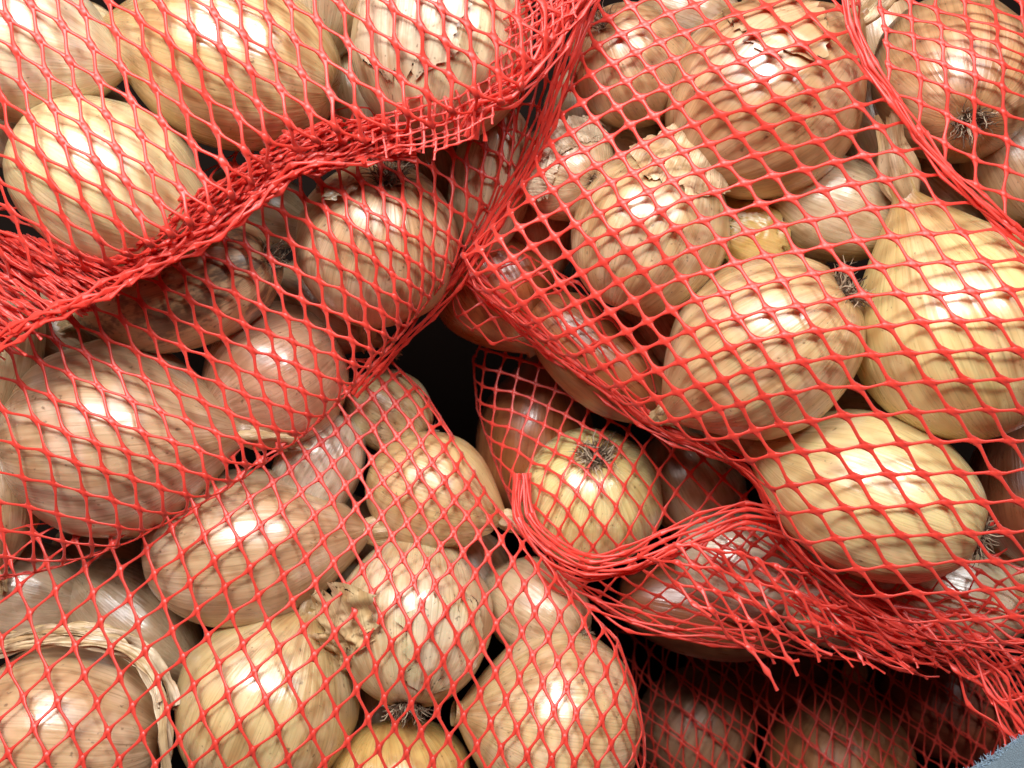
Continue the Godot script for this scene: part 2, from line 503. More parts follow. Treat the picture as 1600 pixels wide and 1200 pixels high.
	onion(5, 835, 690, 88, 120, -11.0, -82, 6, 2, Color(0.9, 0.66, 0.5), "dark onion with upright neck deep beside the greenish cream one", {"neck": 0.8, "fray": 0.6, "pull": 0.4})  # shade of the deep gap is put into this tint
	onion(5, 1165, 885, 84, 110, -7.2, 15, 0, 4, W, "pale onion behind the cut net fringe, left of the level pale one")
	onion(5, 1330, 935, 80, 120, -6.4, 5, 0, 0, W, "cream onion behind the crumpled net under the level pale onion")
	onion(5, 1490, 930, 86, 110, -5.6, 20, 0, 0, W, "cream onion behind the crumpled net near the right edge")
	onion(5, 1600, 900, 70, 90, -5.4, 60, 0, 1, W, "straw onion behind the crumpled net on the right edge")
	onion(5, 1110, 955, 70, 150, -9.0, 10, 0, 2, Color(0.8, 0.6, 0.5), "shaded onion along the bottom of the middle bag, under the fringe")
	# lower right bag (6): tints darkened and reddened to stand in for deep shade
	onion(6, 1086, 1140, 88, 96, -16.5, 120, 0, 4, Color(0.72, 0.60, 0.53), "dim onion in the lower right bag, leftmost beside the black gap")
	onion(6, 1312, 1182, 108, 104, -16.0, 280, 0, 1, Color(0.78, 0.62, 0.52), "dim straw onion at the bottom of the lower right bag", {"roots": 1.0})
	onion(6, 1195, 1062, 64, 126, -18.0, 8, 0, 2, Color(0.62, 0.44, 0.37), "brown onion darkened as if in shade at the back of the lower right bag")
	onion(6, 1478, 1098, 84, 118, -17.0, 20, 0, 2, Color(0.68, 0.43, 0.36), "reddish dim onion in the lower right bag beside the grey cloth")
	# onions deeper down that show in the gaps
	onion(4, 1120, 285, 70, 90, -4.6, 30, 0, 2, W, "shaded tan onion deep in the gap between the large brown onion and the jagged one")
	onion(4, 920, 190, 70, 84, -4.4, 80, 0, 2, W, "shaded tan onion deep behind the gathered strands, between the tan and the jagged one")
	onion(4, 1372, 210, 60, 100, -3.6, 70, 0, 2, W, "shaded onion between the large brown onion and the spiky rooted one")
	onion(4, 1370, 640, 62, 96, -4.2, 10, 0, 2, W, "shaded onion deep between the glossy one and the biggest pale yellow one")
	onion(4, 1040, 500, 64, 92, -4.6, 60, 0, 2, W, "shaded onion deep between the jagged one and the glossy one")
	onion(1, 560, 150, 66, 90, -2.6, 80, 0, 1, W, "shaded straw onion deep between the slanted one and the silvery one at the top")
	onion(1, 120, 180, 64, 96, -2.4, 10, 0, 1, W, "shaded straw onion deep between the corner onion and the large pale cream one")
	onion(2, 505, 480, 66, 92, -5.6, 30, 0, 2, W, "shaded onion deep between the soiled onion and the round tan one")
	onion(2, 80, 520, 56, 84, -5.6, 30, 0, 2, W, "shaded onion deep at the left, between the soiled onion and the big tan one")
	onion(3, 555, 860, 66, 92, -8.6, 60, 0, 2, W, "shaded onion deep between the level brownish onion and the peeling one")
	onion(3, 740, 900, 60, 82, -9.0, 60, 0, 2, W, "shaded onion deep between the peeling onion and the small silvery one")
	onion(3, 590, 1110, 60, 90, -8.8, 80, 0, 2, W, "shaded onion deep at the bottom, between the plump onion and the root tuft")
	onion(3, 170, 880, 66, 90, -9.4, 20, 0, 2, W, "shaded onion deep at the left under the lower edge of the bag above")
	onion(5, 1085, 760, 74, 96, -9.4, 60, 0, 2, W, "shaded reddish onion deep to the right of the greenish cream one")
	onion(4, 985, 232, 62, 80, -4.2, 20, 0, 1, W, "shaded straw onion deep above the small shiny torn one")
	onion(4, 1350, 280, 56, 80, -4.6, 40, 0, 1, W, "shaded straw onion deep behind the neck of the biggest pale yellow one")
	onion(4, 840, 350, 62, 84, -5.0, 80, 0, 2, W, "shaded onion deep between the small shiny torn one and the reddish dark one")
	onion(2, 405, 325, 60, 88, -4.6, 20, 0, 1, W, "shaded onion deep under the fold, left of the round tan one")
	onion(2, 690, 250, 60, 84, -5.2, 80, 0, 2, W, "shaded onion deep under the double folded net, right of the round tan one")
	onion(1, 30, 200, 62, 70, -3.0, 80, 0, 1, W, "shaded onion deep at the left edge, above the large pale cream one")
	onion(4, 1078, 22, 60, 84, -4.2, 20, 0, 2, W, "shaded onion deep at the top edge, left of the large brown onion")
	onion(4, 1478, 300, 64, 84, -4.2, 40, 0, 2, W, "shaded onion deep under the drawn ridge, below the spiky rooted one")
	onion(4, 1375, 60, 52, 90, -4.6, 80, 0, 2, W, "shaded onion deep at the top edge under the drawn ridge")
	# dry leaf strips over the corner onion
	dry_leaf()

func dry_leaf() -> void:
	var t := thing("dry_leaf_strip", "pale fibrous strips of dry onion leaf curving over the bottom left onion", "dry leaf")
	var runs := [[[-30, 1028], [40, 1006], [130, 1000], [205, 1026], [245, 1080], [258, 1150], [262, 1215]], [[20, 985], [90, 978], [170, 990], [235, 1020], [262, 1065], [272, 1100]], [[-20, 1012], [70, 988], [160, 996], [225, 1035], [250, 1100]]]
	for k in 9:
		var src: Array = runs[k % 3]
		var c := Curve3D.new()
		var w0 := rng.randf_range(7, 13)
		for i in src.size():
			var e := Vector2(rng.randf_range(-7, 7), rng.randf_range(-9, 9))
			var dx: float = (src[i][0] - 98.0) / 155.0
			var dy: float = (src[i][1] - 1150.0) / 140.0
			var hh := -4.0 + 3.6 * sqrt(maxf(0.0, 1.0 - (dx * dx + dy * dy) * 0.62)) + k * 0.07
			c.add_point(at(src[i][0] + e.x, src[i][1] + e.y, hh))
		for i in src.size():
			var a: Vector3 = c.get_point_position(mini(i + 1, src.size() - 1)) - c.get_point_position(maxi(i - 1, 0))
			c.set_point_in(i, -a / 6.0)
			c.set_point_out(i, a / 6.0)
		var s := Shape.new()
		var n := 50
		var sd := k * 5.3
		for i in n:
			var d := c.get_baked_length() * i / (n - 1)
			var p := c.sample_baked(d, true)
			var q := c.sample_baked(minf(d + 0.002, c.get_baked_length()), true) - c.sample_baked(maxf(d - 0.002, 0.0), true)
			var side := q.cross(Vector3.UP).normalized()
			for j in 7:
				var f := j / 3.0 - 1.0
				var wv := soft.get_noise_2d(i * 0.12, sd)
				var wd := w0 * S * (0.75 + 0.5 * wv) * sin(PI * clampf(0.06 + 0.92 * i / n, 0, 1) * 0.5 + 0.5)
				s.v.append(p + side * f * wd + Vector3.UP * (0.0006 * (1.0 - f * f) + 0.0010 * soft.get_noise_2d(i * 0.2 + f * 3.0, sd + 3.0)))
				s.uv.append(Vector2(0.3 + f * 0.02 + k * 0.11, 0.2 + 0.5 * i / n))
		for i in n - 1:
			for j in 6:
				var a := i * 7 + j
				s.ix.append_array([a, a + 1, a + 7, a + 1, a + 8, a + 7])
		part("leaf_strip", s.make(false), mats.greypaper if k % 2 else mats.paper, t)

# ---------------------------------------------------------------- nets
func roof(x: float, y: float, bags: Array) -> float:      # height (cm) of the highest onion of these bags over a place on the plan
	var best := -30.0
	var eye := Vector3(0, EYE, 0)
	var ray := (at(x, y, 0) - eye).normalized()
	for o: Onion in onions:
		if not o.bag in bags:
			continue
		var bi := o.b.inverse()
		var sc := Vector3(1.0 / o.r, 1.0 / o.l, 1.0 / o.r) / 1.06
		var p := (bi * (eye - o.c)) * sc
		var d := (bi * ray) * sc
		var a := d.dot(d)
		var b := p.dot(d)
		var disc := b * b - a * (p.dot(p) - 1.0)
		if disc > 0.0:
			best = maxf(best, (EYE + ray.y * (-b - sqrt(disc)) / a) * 100.0)
	return best

class Net:
	var pos := {}         # Vector2i -> Vector2 on the plan
	var drop := {}
	var world := {}
	var up := {}

func basis_at(p: Vector2, anchors: Array) -> Array:
	var a := Vector2.ZERO
	var b := Vector2.ZERO
	var sum := 0.0
	for q in anchors:
		var d := p.distance_squared_to(Vector2(q[0], q[1]))
		var w := pow(d + 1200.0, -1.6)
		a += Vector2(q[2], q[3]) * w
		b += Vector2(q[4], q[5]) * w
		sum += w
	return [a / sum, b / sum]

func signed_distance(p: Vector2, poly: PackedVector2Array) -> Array:    # [distance, nearest point], outside positive
	var best := INF
	var near := Vector2.ZERO
	for i in poly.size():
		var q := Geometry2D.get_closest_point_to_segment(p, poly[i], poly[(i + 1) % poly.size()])
		var d := p.distance_squared_to(q)
		if d < best:
			best = d
			near = q
	return [sqrt(best) * (-1.0 if Geometry2D.is_point_in_polygon(p, poly) else 1.0), near]

# o: seed, bags, lift (cm), wrap (plan steps), over, low (lowest height), crumple (plan steps), rough (cm), base (cm when there are no onions)
func lattice(anchors: Array, outline: Array, o: Dictionary) -> Net:
	var poly := PackedVector2Array()
	for q in outline:
		poly.append(Vector2(q[0], q[1]))
	var wrap: float = o.get("wrap", 50.0)
	var over: float = o.get("over", 90.0)
	var net := Net.new()
	var start: Vector2 = Vector2(o.start[0], o.start[1]) if o.has("start") else Vector2(anchors[0][0], anchors[0][1])
	var ps := {Vector2i.ZERO: start}
	var todo := [Vector2i.ZERO]
	var head := 0
	while head < todo.size() and todo.size() < 6000:
		var k: Vector2i = todo[head]
		head += 1
		var v := basis_at(ps[k], anchors)
		for s in [Vector2i(1, 0), Vector2i(-1, 0), Vector2i(0, 1), Vector2i(0, -1)]:
			var k2: Vector2i = k + s
			if ps.has(k2):
				continue
			var step: Vector2 = v[0] * s.x + v[1] * s.y
			var q: Vector2 = ps[k] + step
			var v2 := basis_at(q, anchors)
			q = ps[k] + (step + v2[0] * s.x + v2[1] * s.y) * 0.5
			if signed_distance(q, poly)[0] < over + 25.0:
				ps[k2] = q
				todo.append(k2)
	for it in 24:
		var va := {}
		for k in ps:
			va[k] = basis_at(ps[k], anchors)
		for k: Vector2i in ps:
			var sum := Vector2.ZERO
			var n := 0
			for s: Vector2i in [Vector2i(1, 0), Vector2i(-1, 0), Vector2i(0, 1), Vector2i(0, -1)]:
				var k2 := k + s
				if ps.has(k2):
					var a: Vector2 = (va[k][0] + va[k2][0]) * 0.5 * s.x + (va[k][1] + va[k2][1]) * 0.5 * s.y
					sum += ps[k2] - a
					n += 1
			if n:
				ps[k] = ps[k].lerp(sum / n, 0.8)
	# round the edges: what lies past the outline goes down the side of the bag
	var crumple: float = o.get("crumple", 2.0)
	var sd: float = o.get("seed", 0) * 17.0
	for k: Vector2i in ps:
		var p: Vector2 = ps[k]
		p += Vector2(soft.get_noise_2d(k.x * 0.45 + sd, k.y * 0.45), soft.get_noise_2d(k.x * 0.45, k.y * 0.45 + sd + 40.0)) * crumple * 2.0
		var r := signed_distance(p, poly)
		if r[0] > over:
			continue
		var fall := 0.0
		if wrap > 0.0 and r[0] > -wrap:
			var out: Vector2 = (p - r[1]).normalized() * (1.0 if r[0] > 0 else -1.0)
			var a: float = (r[0] + wrap) / wrap
			if a < PI / 2:
				fall = wrap * (1.0 - cos(a))
				p = r[1] + out * (-wrap + wrap * sin(a))
			else:
				fall = wrap + (r[0] + wrap - wrap * PI / 2)
				p = r[1] - out * (fall - wrap) * 0.06
		elif wrap <= 0.0 and r[0] > 0.0:
			continue
		net.pos[k] = p
		net.drop[k] = fall * S * 100.0
	# a taut skin over the onions
	var floor_h := {}
	var h := {}
	var lift: float = o.get("lift", 0.25)
	var low: float = o.get("low", -12.0)
	for k in net.pos:
		var f := roof(net.pos[k].x, net.pos[k].y, o.get("bags", [])) + lift if o.has("bags") else -30.0
		floor_h[k] = f
		h[k] = maxf(f, o.get("base", low))
	for it in (140 if o.has("bags") else 0):
		for k: Vector2i in h:
			var sum := 0.0
			var n := 0
			for s: Vector2i in [Vector2i(1, 0), Vector2i(-1, 0), Vector2i(0, 1), Vector2i(0, -1)]:
				if h.has(k + s):
					sum += h[k + s]
					n += 1
			if n:
				h[k] = maxf(floor_h[k], sum / n - o.get("sag", 0.012))
	var rough: float = o.get("rough", 0.04)
	var slope: Array = o.get("slope", [0, 0, 0])        # height change in cm per 100 steps along x and y
	for k: Vector2i in h:
		var hh: float = h[k] - net.drop[k] + rough * 2.0 * soft.get_noise_2d(k.x * 0.6 + sd, k.y * 0.6 + 7.0)
		if net.drop[k] < wrap * S * 100.0 * 0.7:
			hh = maxf(hh, floor_h[k])
		if not o.has("bags"):
			hh += slope[0] * (net.pos[k].x - start.x) * 0.01 + slope[1] * (net.pos[k].y - start.y) * 0.01
		net.world[k] = at(net.pos[k].x, net.pos[k].y, hh)
	for k: Vector2i in net.world:
		var c: Vector3 = net.world[k]
		var ii: Vector3 = net.world.get(k + Vector2i(1, 0), c) - net.world.get(k - Vector2i(1, 0), c)
		var jj: Vector3 = net.world.get(k + Vector2i(0, 1), c) - net.world.get(k - Vector2i(0, 1), c)
		var n := ii.cross(jj)
		n = n.normalized() if n.length() > 1e-9 else Vector3.UP
		net.up[k] = n if n.y > -0.05 else -n
	return net

func strand(s: Shape, p1: Vector3, t1: Vector3, p2: Vector3, t2v: Vector3, n1: Vector3, n2: Vector3, w1: float, wm: float, w2: float, rings := 9, flat_ := 0.6) -> void:
	var first := s.v.size()
	var len := p1.distance_to(p2)
	var web := clampf(0.0046 / maxf(len, 0.002), 0.2, 0.48)
	for i in rings:
		var t := float(i) / (rings - 1)
		t = t - 0.08 * sin(TAU * t)        # rings close up towards the knots
		var q := t * t
		var c3 := q * t
		var p := p1 * (2.0 * c3 - 3.0 * q + 1.0) + t1 * (c3 - 2.0 * q + t) + p2 * (3.0 * q - 2.0 * c3) + t2v * (c3 - q)
		var d := p1 * (6.0 * q - 6.0 * t) + t1 * (3.0 * q - 4.0 * t + 1.0) + p2 * (6.0 * t - 6.0 * q) + t2v * (3.0 * q - 2.0 * t)
		d = d.normalized()
		var up := n1.lerp(n2, t)
		var side := d.cross(up).normalized()
		up = side.cross(d)
		var e1 := 1.0 - smoothstep(0.0, web, t)
		var e2 := 1.0 - smoothstep(0.0, web, 1.0 - t)
		var w := wm + (w1 - wm) * pow(e1, 1.6) + (w2 - wm) * pow(e2, 1.6)
		var th := lerpf(wm, w, 0.15) * flat_
		for k in 6:
			var a := TAU * k / 6.0
			var c := cos(a)
			var sn := sin(a)
			s.v.append(p + side * (c * w) + up * (sn * th))
			s.n.append((side * (c * th) + up * (sn * w)).normalized())
			s.uv.append(Vector2(k / 6.0, t))
	s.grid(rings, 6, first, true)

func knot(s: Shape, p: Vector3, n: Vector3, da: Vector3, db: Vector3, w: float, tall: float) -> void:
	# the moulded lens where two strands cross
	var first := s.v.size()
	var x := (da + db).normalized()
	if x.length() < 0.1:
		x = da.normalized()
	var y := n.cross(x).normalized()
	var stretch := clampf(absf(da.normalized().dot(db.normalized())), 0.0, 0.8)
	var sx := 1.0 + 0.85 * stretch * (1.0 if da.normalized().dot(db.normalized()) > 0 else -0.5)
	var sy := 1.0 + 0.85 * stretch * (-0.5 if da.normalized().dot(db.normalized()) > 0 else 1.0)
	for r in 5:
		var e := PI * r / 4.0
		for k in 10:
			var a := TAU * k / 10.0
			var q := x * (cos(a) * sin(e) * sx) + y * (sin(a) * sin(e) * sy)
			s.v.append(p + q * w + n * (cos(e) * tall))
			s.n.append((q * 0.35 + n * cos(e)).normalized())
			s.uv.append(Vector2(k / 10.0, r / 4.0))
	for r in 4:
		for k in 10:
			var a := first + r * 10 + k
			var b := first + r * 10 + (k + 1) % 10
			s.ix.append_array([a, b, a + 10, b, b + 10, a + 10])

func weave(net: Net, s: Shape, o := {}) -> void:
	var wm: float = o.get("thin", 0.00060)
	var wk: float = o.get("thick", 0.00170)
	var keep: float = o.get("keep", 1.0)
	var stub: float = o.get("stubs", 0.0)
	var bow: float = o.get("bow", 0.75)
	var lead := [{}, {}]
	for k: Vector2i in net.world:
		var p: Vector3 = net.world[k]
		var ds := []
		for d: Vector2i in [Vector2i(1, 0), Vector2i(0, 1)]:
			var f: bool = net.world.has(k + d)
			var g: bool = net.world.has(k - d)
			var v := Vector3.ZERO
			if f and g:
				v = (net.world[k + d] - net.world[k - d]).normalized()
			elif f:
				v = (net.world[k + d] - p).normalized()
			elif g:
				v = (p - net.world[k - d]).normalized()
			ds.append(v)
		var c: float = ds[0].dot(ds[1]) * bow
		lead[0][k] = (ds[0] + ds[1] * c).normalized()
		lead[1][k] = (ds[1] + ds[0] * c).normalized()
	for k: Vector2i in net.world:
		var p: Vector3 = net.world[k]
		var n: Vector3 = net.up[k]
		for s_ in 2:
			var d := Vector2i(1, 0) if s_ == 0 else Vector2i(0, 1)
			if net.world.has(k + d):
				if keep < 1.0 and rng.randf() > keep:
					continue
				var q: Vector3 = net.world[k + d]
				var l := p.distance_to(q)
				var j := 1.0 + 0.16 * soft.get_noise_2d(k.x * 3.1, k.y * 2.7 + s_ * 50.0)
				strand(s, p, lead[s_][k] * l, q, lead[s_][k + d] * l, n, net.up[k + d], wk * 0.80, wm * j * (1.0 if s_ == 0 else 0.85), wk * 0.80)
			elif stub > 0.0 and net.world.has(k - d) and rng.randf() < stub:
				var v: Vector3 = (p - net.world[k - d]) * rng.randf_range(0.3, 0.8)
				v += Vector3(rng.randf_range(-1, 1), rng.randf_range(-0.5, 1), rng.randf_range(-1, 1)) * v.length() * 0.35
				strand(s, p, lead[s_][k] * v.length(), p + v, v, n, n, wk * 0.8, wm * 0.9, wm * 1.25)
		var da: Vector3 = lead[0][k]
		var db: Vector3 = lead[1][k]
		if da.length() > 0 and db.length() > 0:
			knot(s, p, n, da, db, wk * 0.88 * (1.0 + 0.16 * soft.get_noise_2d(k.x * 2.0, k.y * 2.0)), wm * 0.85)

# strands pulled together into a rope along a line of [x, y, height cm]
func bundle(s: Shape, line: Array, count: int, wide: float, deep: float, o := {}) -> void:
	var c := Curve3D.new()
	for q in line:
		c.add_point(Vector3(q[0], q[2], q[1]))
	for i in line.size():
		var a := (c.get_point_position(mini(i + 1, line.size() - 1)) - c.get_point_position(maxi(i - 1, 0))) / 6.0
		c.set_point_in(i, -a)
		c.set_point_out(i, a)
	var total := c.get_baked_length()
	var step: float = o.get("step", 30.0) * 1.7
	var n := maxi(4, int(total / step))
	var flare: float = o.get("flare", 0.0)
	for k in count:
		var pts := PackedVector3Array()
		var sd := k * 7.77 + float(o.get("seed", 0)) * 31.0
		var e0 := rng.randf_range(0.0, o.get("ragged", 0.0))
		var e1 := 1.0 - rng.randf_range(0.0, o.get("ragged", 0.0))
		for i in n + 1:
			var f := lerpf(e0, e1, float(i) / n)
			var p := c.sample_baked(f * total, true)
			var q := c.sample_baked(minf(f * total + 3.0, total), true) - c.sample_baked(maxf(f * total - 3.0, 0.0), true)
			var side := Vector3(-q.z, 0, q.x).normalized()
			var spread := wide * (1.0 + flare * f)
			var slot := (float(k) + 0.5) / count * 2.0 - 1.0
			var off := (slot + 0.92 / count * (1.0 if (i + k) % 2 else -1.0) + 0.45 * soft.get_noise_2d(f * 4.0, slot * 0.7 + float(o.get("seed", 0)) * 31.0) + 0.05 * soft.get_noise_2d(f * 9.0, sd)) * spread
			var hh := p.y + deep * (sqrt(maxf(0.0, 1.0 - slot * slot)) - 0.5 + soft.get_noise_2d(f * 5.0, slot * 1.2 + float(o.get("seed", 0)) * 31.0 + 300.0) + 0.12 * soft.get_noise_2d(f * 9.0, sd))
			pts.append(at(p.x + side.x * off, p.z + side.z * off, hh))
		for i in n:
			var a := pts[maxi(i - 1, 0)] if i > 0 else pts[0] * 2.0 - pts[1]
			var b := pts[i + 2] if i + 2 <= n else pts[n] * 2.0 - pts[n - 1]
			var up := Vector3(soft.get_noise_2d(i * 0.5, sd), 1.0, soft.get_noise_2d(i * 0.5, sd + 90.0)).normalized()
			strand(s, pts[i], (pts[i + 1] - a) * 0.5, pts[i + 1], (b - pts[i]) * 0.5, up, up, o.get("thick", 0.0011), o.get("thin", 0.0006), o.get("thick", 0.0011))

func bag(called_label: String) -> Node3D:
	return thing("net_bag", called_label, "net bag", "red plastic net bags of onions")

func build_bags() -> void:
	var s: Shape
	var t: Node3D
	# 1: upper left
	t = bag("bright red net bag at the upper left, its big cells ending in a bunched fold")
	s = Shape.new()
	weave(lattice([[60, 60, 11, 54, 47, 33], [250, 150, 12, 53, 49, 34], [500, 60, 8, 55, 45, 30], [720, 60, 3, 54, 42, 24], [90, 330, 20, 50, 52, 30], [350, 250, 14, 52, 48, 33]],
		[[-90, -90], [960, -90], [880, 60], [800, 160], [640, 205], [560, 220], [440, 235], [405, 275], [330, 350], [250, 390], [100, 430], [-90, 460]],
		{"bags": [1], "lift": 0.16, "wrap": 34, "over": 60, "seed": 1}), s, {"thin": 0.00066, "thick": 0.0020})
	part("netting", s.make(), mats.net, t)
	s = Shape.new()
	var band := [[-60, 350], [60, 372], [160, 352], [260, 318], [345, 282], [395, 246], [440, 208], [520, 188], [600, 180], [660, 236], [560, 256], [470, 272], [420, 312], [350, 366], [260, 415], [150, 470], [120, 500], [70, 500], [20, 540], [-60, 570]]
	var layers := [
		[[60, 440, 15, 18, 40, 18], [300, 375, 9, 15, 24, -11], [520, 230, 4, 14, 21, -4]],
		[[60, 440, 20, 13, 34, 24], [300, 375, 15, 10, 17, -17], [520, 230, 10, 12, 18, -10]]]
	for q in 2:
		weave(lattice(layers[q], band, {"base": 2.4 + 0.4 * q, "wrap": 0, "crumple": 4, "rough": 0.3, "seed": 5 + q, "slope": [0.05, 0, 0]}), s, {"thin": 0.00052, "thick": 0.0015, "stubs": 0.1})
	bundle(s, [[-40, 560, 3.0], [60, 500, 3.3], [150, 462, 3.4], [250, 408, 3.3], [345, 358, 3.2], [410, 304, 3.1], [465, 264, 3.1], [560, 246, 3.0], [650, 238, 2.9]], 4, 13, 0.3, {"seed": 1, "thick": 0.0014, "step": 22})
	part("folded_edge", s.make(), mats.net, t)
	s = Shape.new()
	for q in 2:
		weave(lattice([[640, 190, 1, 15 + q * 3, 18 + q * 2, -4], [790, 130, -4, 18, 16, -11]], [[555, 212], [600, 175], [685, 112], [752, 60], [812, -10], [880, -50], [930, -50], [890, 40], [830, 130], [790, 160], [740, 215], [690, 238], [600, 242]], {"base": 3.3 + q * 0.4, "wrap": 0, "crumple": 1.2 + q, "rough": 0.10, "seed": 8 + q}), s, {"thin": 0.00042, "thick": 0.00085, "stubs": 0.3})
	bundle(s, [[930, -30, 3.2], [880, 40, 3.4], [825, 120, 3.5], [745, 165, 3.4], [730, 215, 3.2]], 7, 24, 0.4, {"seed": 3})
	part("double_flap", s.make(), mats.net, t)
	# 2: middle left
	t = bag("red net bag at the middle left below the bunched fold, sloping into the dark gap")
	s = Shape.new()
	weave(lattice([[250, 640, 22, 48, 49, 21], [100, 560, 18, 47, 51, 27], [60, 860, 0, 36, 48, 6], [420, 440, 2, 46, 43, 20], [560, 330, 4, 45, 35, 22], [460, 530, 0, 37, 34, 9], [250, 770, 8, 42, 40, 8], [680, 370, -7, 42, 22, 15]],
		[[-90, 330], [100, 320], [330, 270], [420, 190], [640, 150], [790, 130], [812, 190], [800, 260], [760, 335], [695, 440], [622, 530], [545, 615], [470, 685], [350, 768], [200, 850], [80, 890], [-90, 925]],
		{"bags": [2], "lift": 0.16, "wrap": 55, "over": 100, "seed": 2}), s)
	part("netting", s.make(), mats.net, t)
	s = Shape.new()
	weave(lattice([[880, 80, -13, 50, 16, 5], [800, 250, -15, 42, 10, 5], [730, 400, -18, 36, 7, 5]], [[850, -40], [950, -40], [905, 110], [850, 230], [800, 330], [730, 430], [690, 450], [730, 360], [765, 280], [790, 180], [820, 90]], {"base": 0.4, "wrap": 0, "crumple": 4, "rough": 0.3, "seed": 12, "slope": [0.2, -0.55, 0]}), s, {"thin": 0.0005, "thick": 0.0012})
	bundle(s, [[935, -30, 2.4], [890, 90, 2.0], [850, 200, 1.0], [790, 320, -0.3], [725, 425, -1.4], [640, 515, -2.2], [550, 615, -3.2]], 6, 13, 0.3, {"seed": 4, "step": 34, "thin": 0.0005, "thick": 0.0010})
	part("gathered_strands", s.make(), mats.net, t)
	# 3: bottom left
	t = bag("red net bag at the bottom left, open diamonds stretched over plump onions")
	s = Shape.new()
	weave(lattice([[350, 920, 15, 45, 42, -30], [100, 950, 17, 47, 46, -37], [150, 1120, 20, 46, 37, -44], [450, 1100, 18, 44, 42, -34], [650, 1080, 20, 45, 24, -34], [590, 740, 18, 21, 20, -18], [680, 770, 14, 24, 18, -22], [420, 840, 15, 36, 34, -26], [850, 940, 18, 40, 24, -34], [900, 1100, 13, 42, 20, -37], [600, 640, 17, 19, 17, -17]],
		[[-90, 840], [120, 810], [330, 720], [470, 630], [550, 560], [610, 562], [665, 615], [720, 700], [775, 790], [840, 860], [910, 940], [965, 1000], [995, 1080], [1008, 1150], [1008, 1290], [-90, 1290]],
		{"bags": [3], "lift": 0.15, "wrap": 45, "over": 90, "seed": 3}), s)
	part("netting", s.make(), mats.net, t)
	# 4: right
	t = bag("large red net bag filling the right side, ridge of drawn strands at its upper right")
	s = Shape.new()
	weave(lattice([[1200, 200, 29, 32, 48, -13], [1000, 150, 22, 26, 36, -16], [900, 300, 18, 25, 35, -18], [1000, 420, 24, 30, 40, -19], [1200, 450, 25, 38, 50, -9], [1350, 560, 32, 44, 57, -3], [1500, 420, 36, 46, 58, -2], [1500, 700, 35, 48, 56, 0], [1350, 850, 33, 45, 55, -4], [1470, 930, 45, 40, 55, -2], [1080, 560, 26, 38, 38, -16], [940, 560, 20, 30, 25, -13], [1120, 660, 25, 44, 30, -6]],
		[[930, -90], [1340, -90], [1345, 75], [1405, 165], [1475, 260], [1605, 370], [1700, 450], [1700, 1030], [1570, 1018], [1440, 1000], [1355, 958], [1275, 890], [1222, 830], [1195, 755], [1110, 705], [1020, 668], [905, 575], [820, 512], [745, 452], [722, 400], [785, 335], [845, 225], [900, 110]],
		{"bags": [4], "lift": 0.16, "wrap": 45, "over": 85, "seed": 4}), s, {"thin": 0.00066, "thick": 0.00195})
	part("netting", s.make(), mats.net, t)
	s = Shape.new()
	weave(lattice([[1480, 180, -1, 47, 45, 21], [1450, 20, 5, 26, 46, 12], [1570, 60, 5, 30, 46, 14]], [[1330, -90], [1700, -90], [1700, 460], [1605, 385], [1475, 275], [1395, 175], [1340, 75]], {"bags": [4], "lift": 0.2, "wrap": 0, "seed": 14, "crumple": 3}), s, {"thin": 0.0006, "thick": 0.0016})
	part("netting", s.make(), mats.net, t)
	s = Shape.new()
	bundle(s, [[1320, -30, 3.0], [1345, 75, 3.2], [1405, 165, 3.5], [1475, 262, 3.7], [1600, 372, 3.8], [1690, 440, 3.8]], 5, 10, 0.25, {"seed": 5, "step": 40})
	part("drawn_ridge", s.make(), mats.net, t)
	s = Shape.new()
	weave(lattice([[800, 450, 20, 28, 24, -12], [950, 580, 22, 30, 24, -13]], [[700, 440], [735, 395], [800, 385], [900, 440], [1010, 560], [1040, 660], [1000, 650], [905, 590], [820, 530], [770, 540], [715, 500]], {"bags": [4], "lift": 0.04, "wrap": 20, "over": 30, "seed": 41, "crumple": 4}), s, {"thin": 0.00045, "thick": 0.0011})
	part("inner_netting", s.make(), mats.net, t)
	s = Shape.new()
	bundle(s, [[730, 430, -2.0], [820, 512, -2.4], [905, 575, -2.4], [1020, 665, -2.2], [1110, 705, -1.8], [1185, 745, -1.8], [1215, 830, -2.2], [1275, 892, -2.3], [1360, 950, -2.2], [1460, 990, -1.8]], 7, 13, 0.4, {"seed": 6, "step": 34, "thin": 0.0005, "thick": 0.001})
	part("drawn_edge", s.make(), mats.net, t)
	s = Shape.new()
	for q in 2:
		weave(lattice([[1480, 1020, 40 - q * 3, 38 + q * 2, 17, -8 + q], [1600, 1130, 30 - q, 48, 17, -7 + q * 2]], [[1375, 955], [1470, 945], [1560, 990], [1660, 1040], [1700, 1180], [1680, 1290], [1600, 1180], [1550, 1100], [1490, 1040], [1430, 1000]], {"base": -1.2 + 0.4 * q, "wrap": 0, "crumple": 3, "rough": 0.3, "seed": 30 + q, "slope": [0.25, 0.1, 0]}), s, {"thin": 0.0005, "thick": 0.00115, "bow": 1.0})
	bundle(s, [[1350, 935, -2.6], [1440, 985, -2.0], [1520, 1050, -1.0], [1585, 1140, -0.4], [1650, 1230, -0.2]], 4, 26, 0.5, {"seed": 7, "step": 34, "flare": 0.5, "thin": 0.00055, "thick": 0.0011})
	bundle(s, [[1400, 940, -2.0], [1480, 975, -1.6], [1560, 1000, -1.2], [1660, 1015, -1.0]], 3, 30, 0.4, {"seed": 8, "step": 36, "thin": 0.0006, "thick": 0.0014})
	part("gathered_strands", s.make(), mats.net, t)
	# 5: middle
	t = bag("red net bag in the middle round the greenish onion, with a cut fringe")
	s = Shape.new()
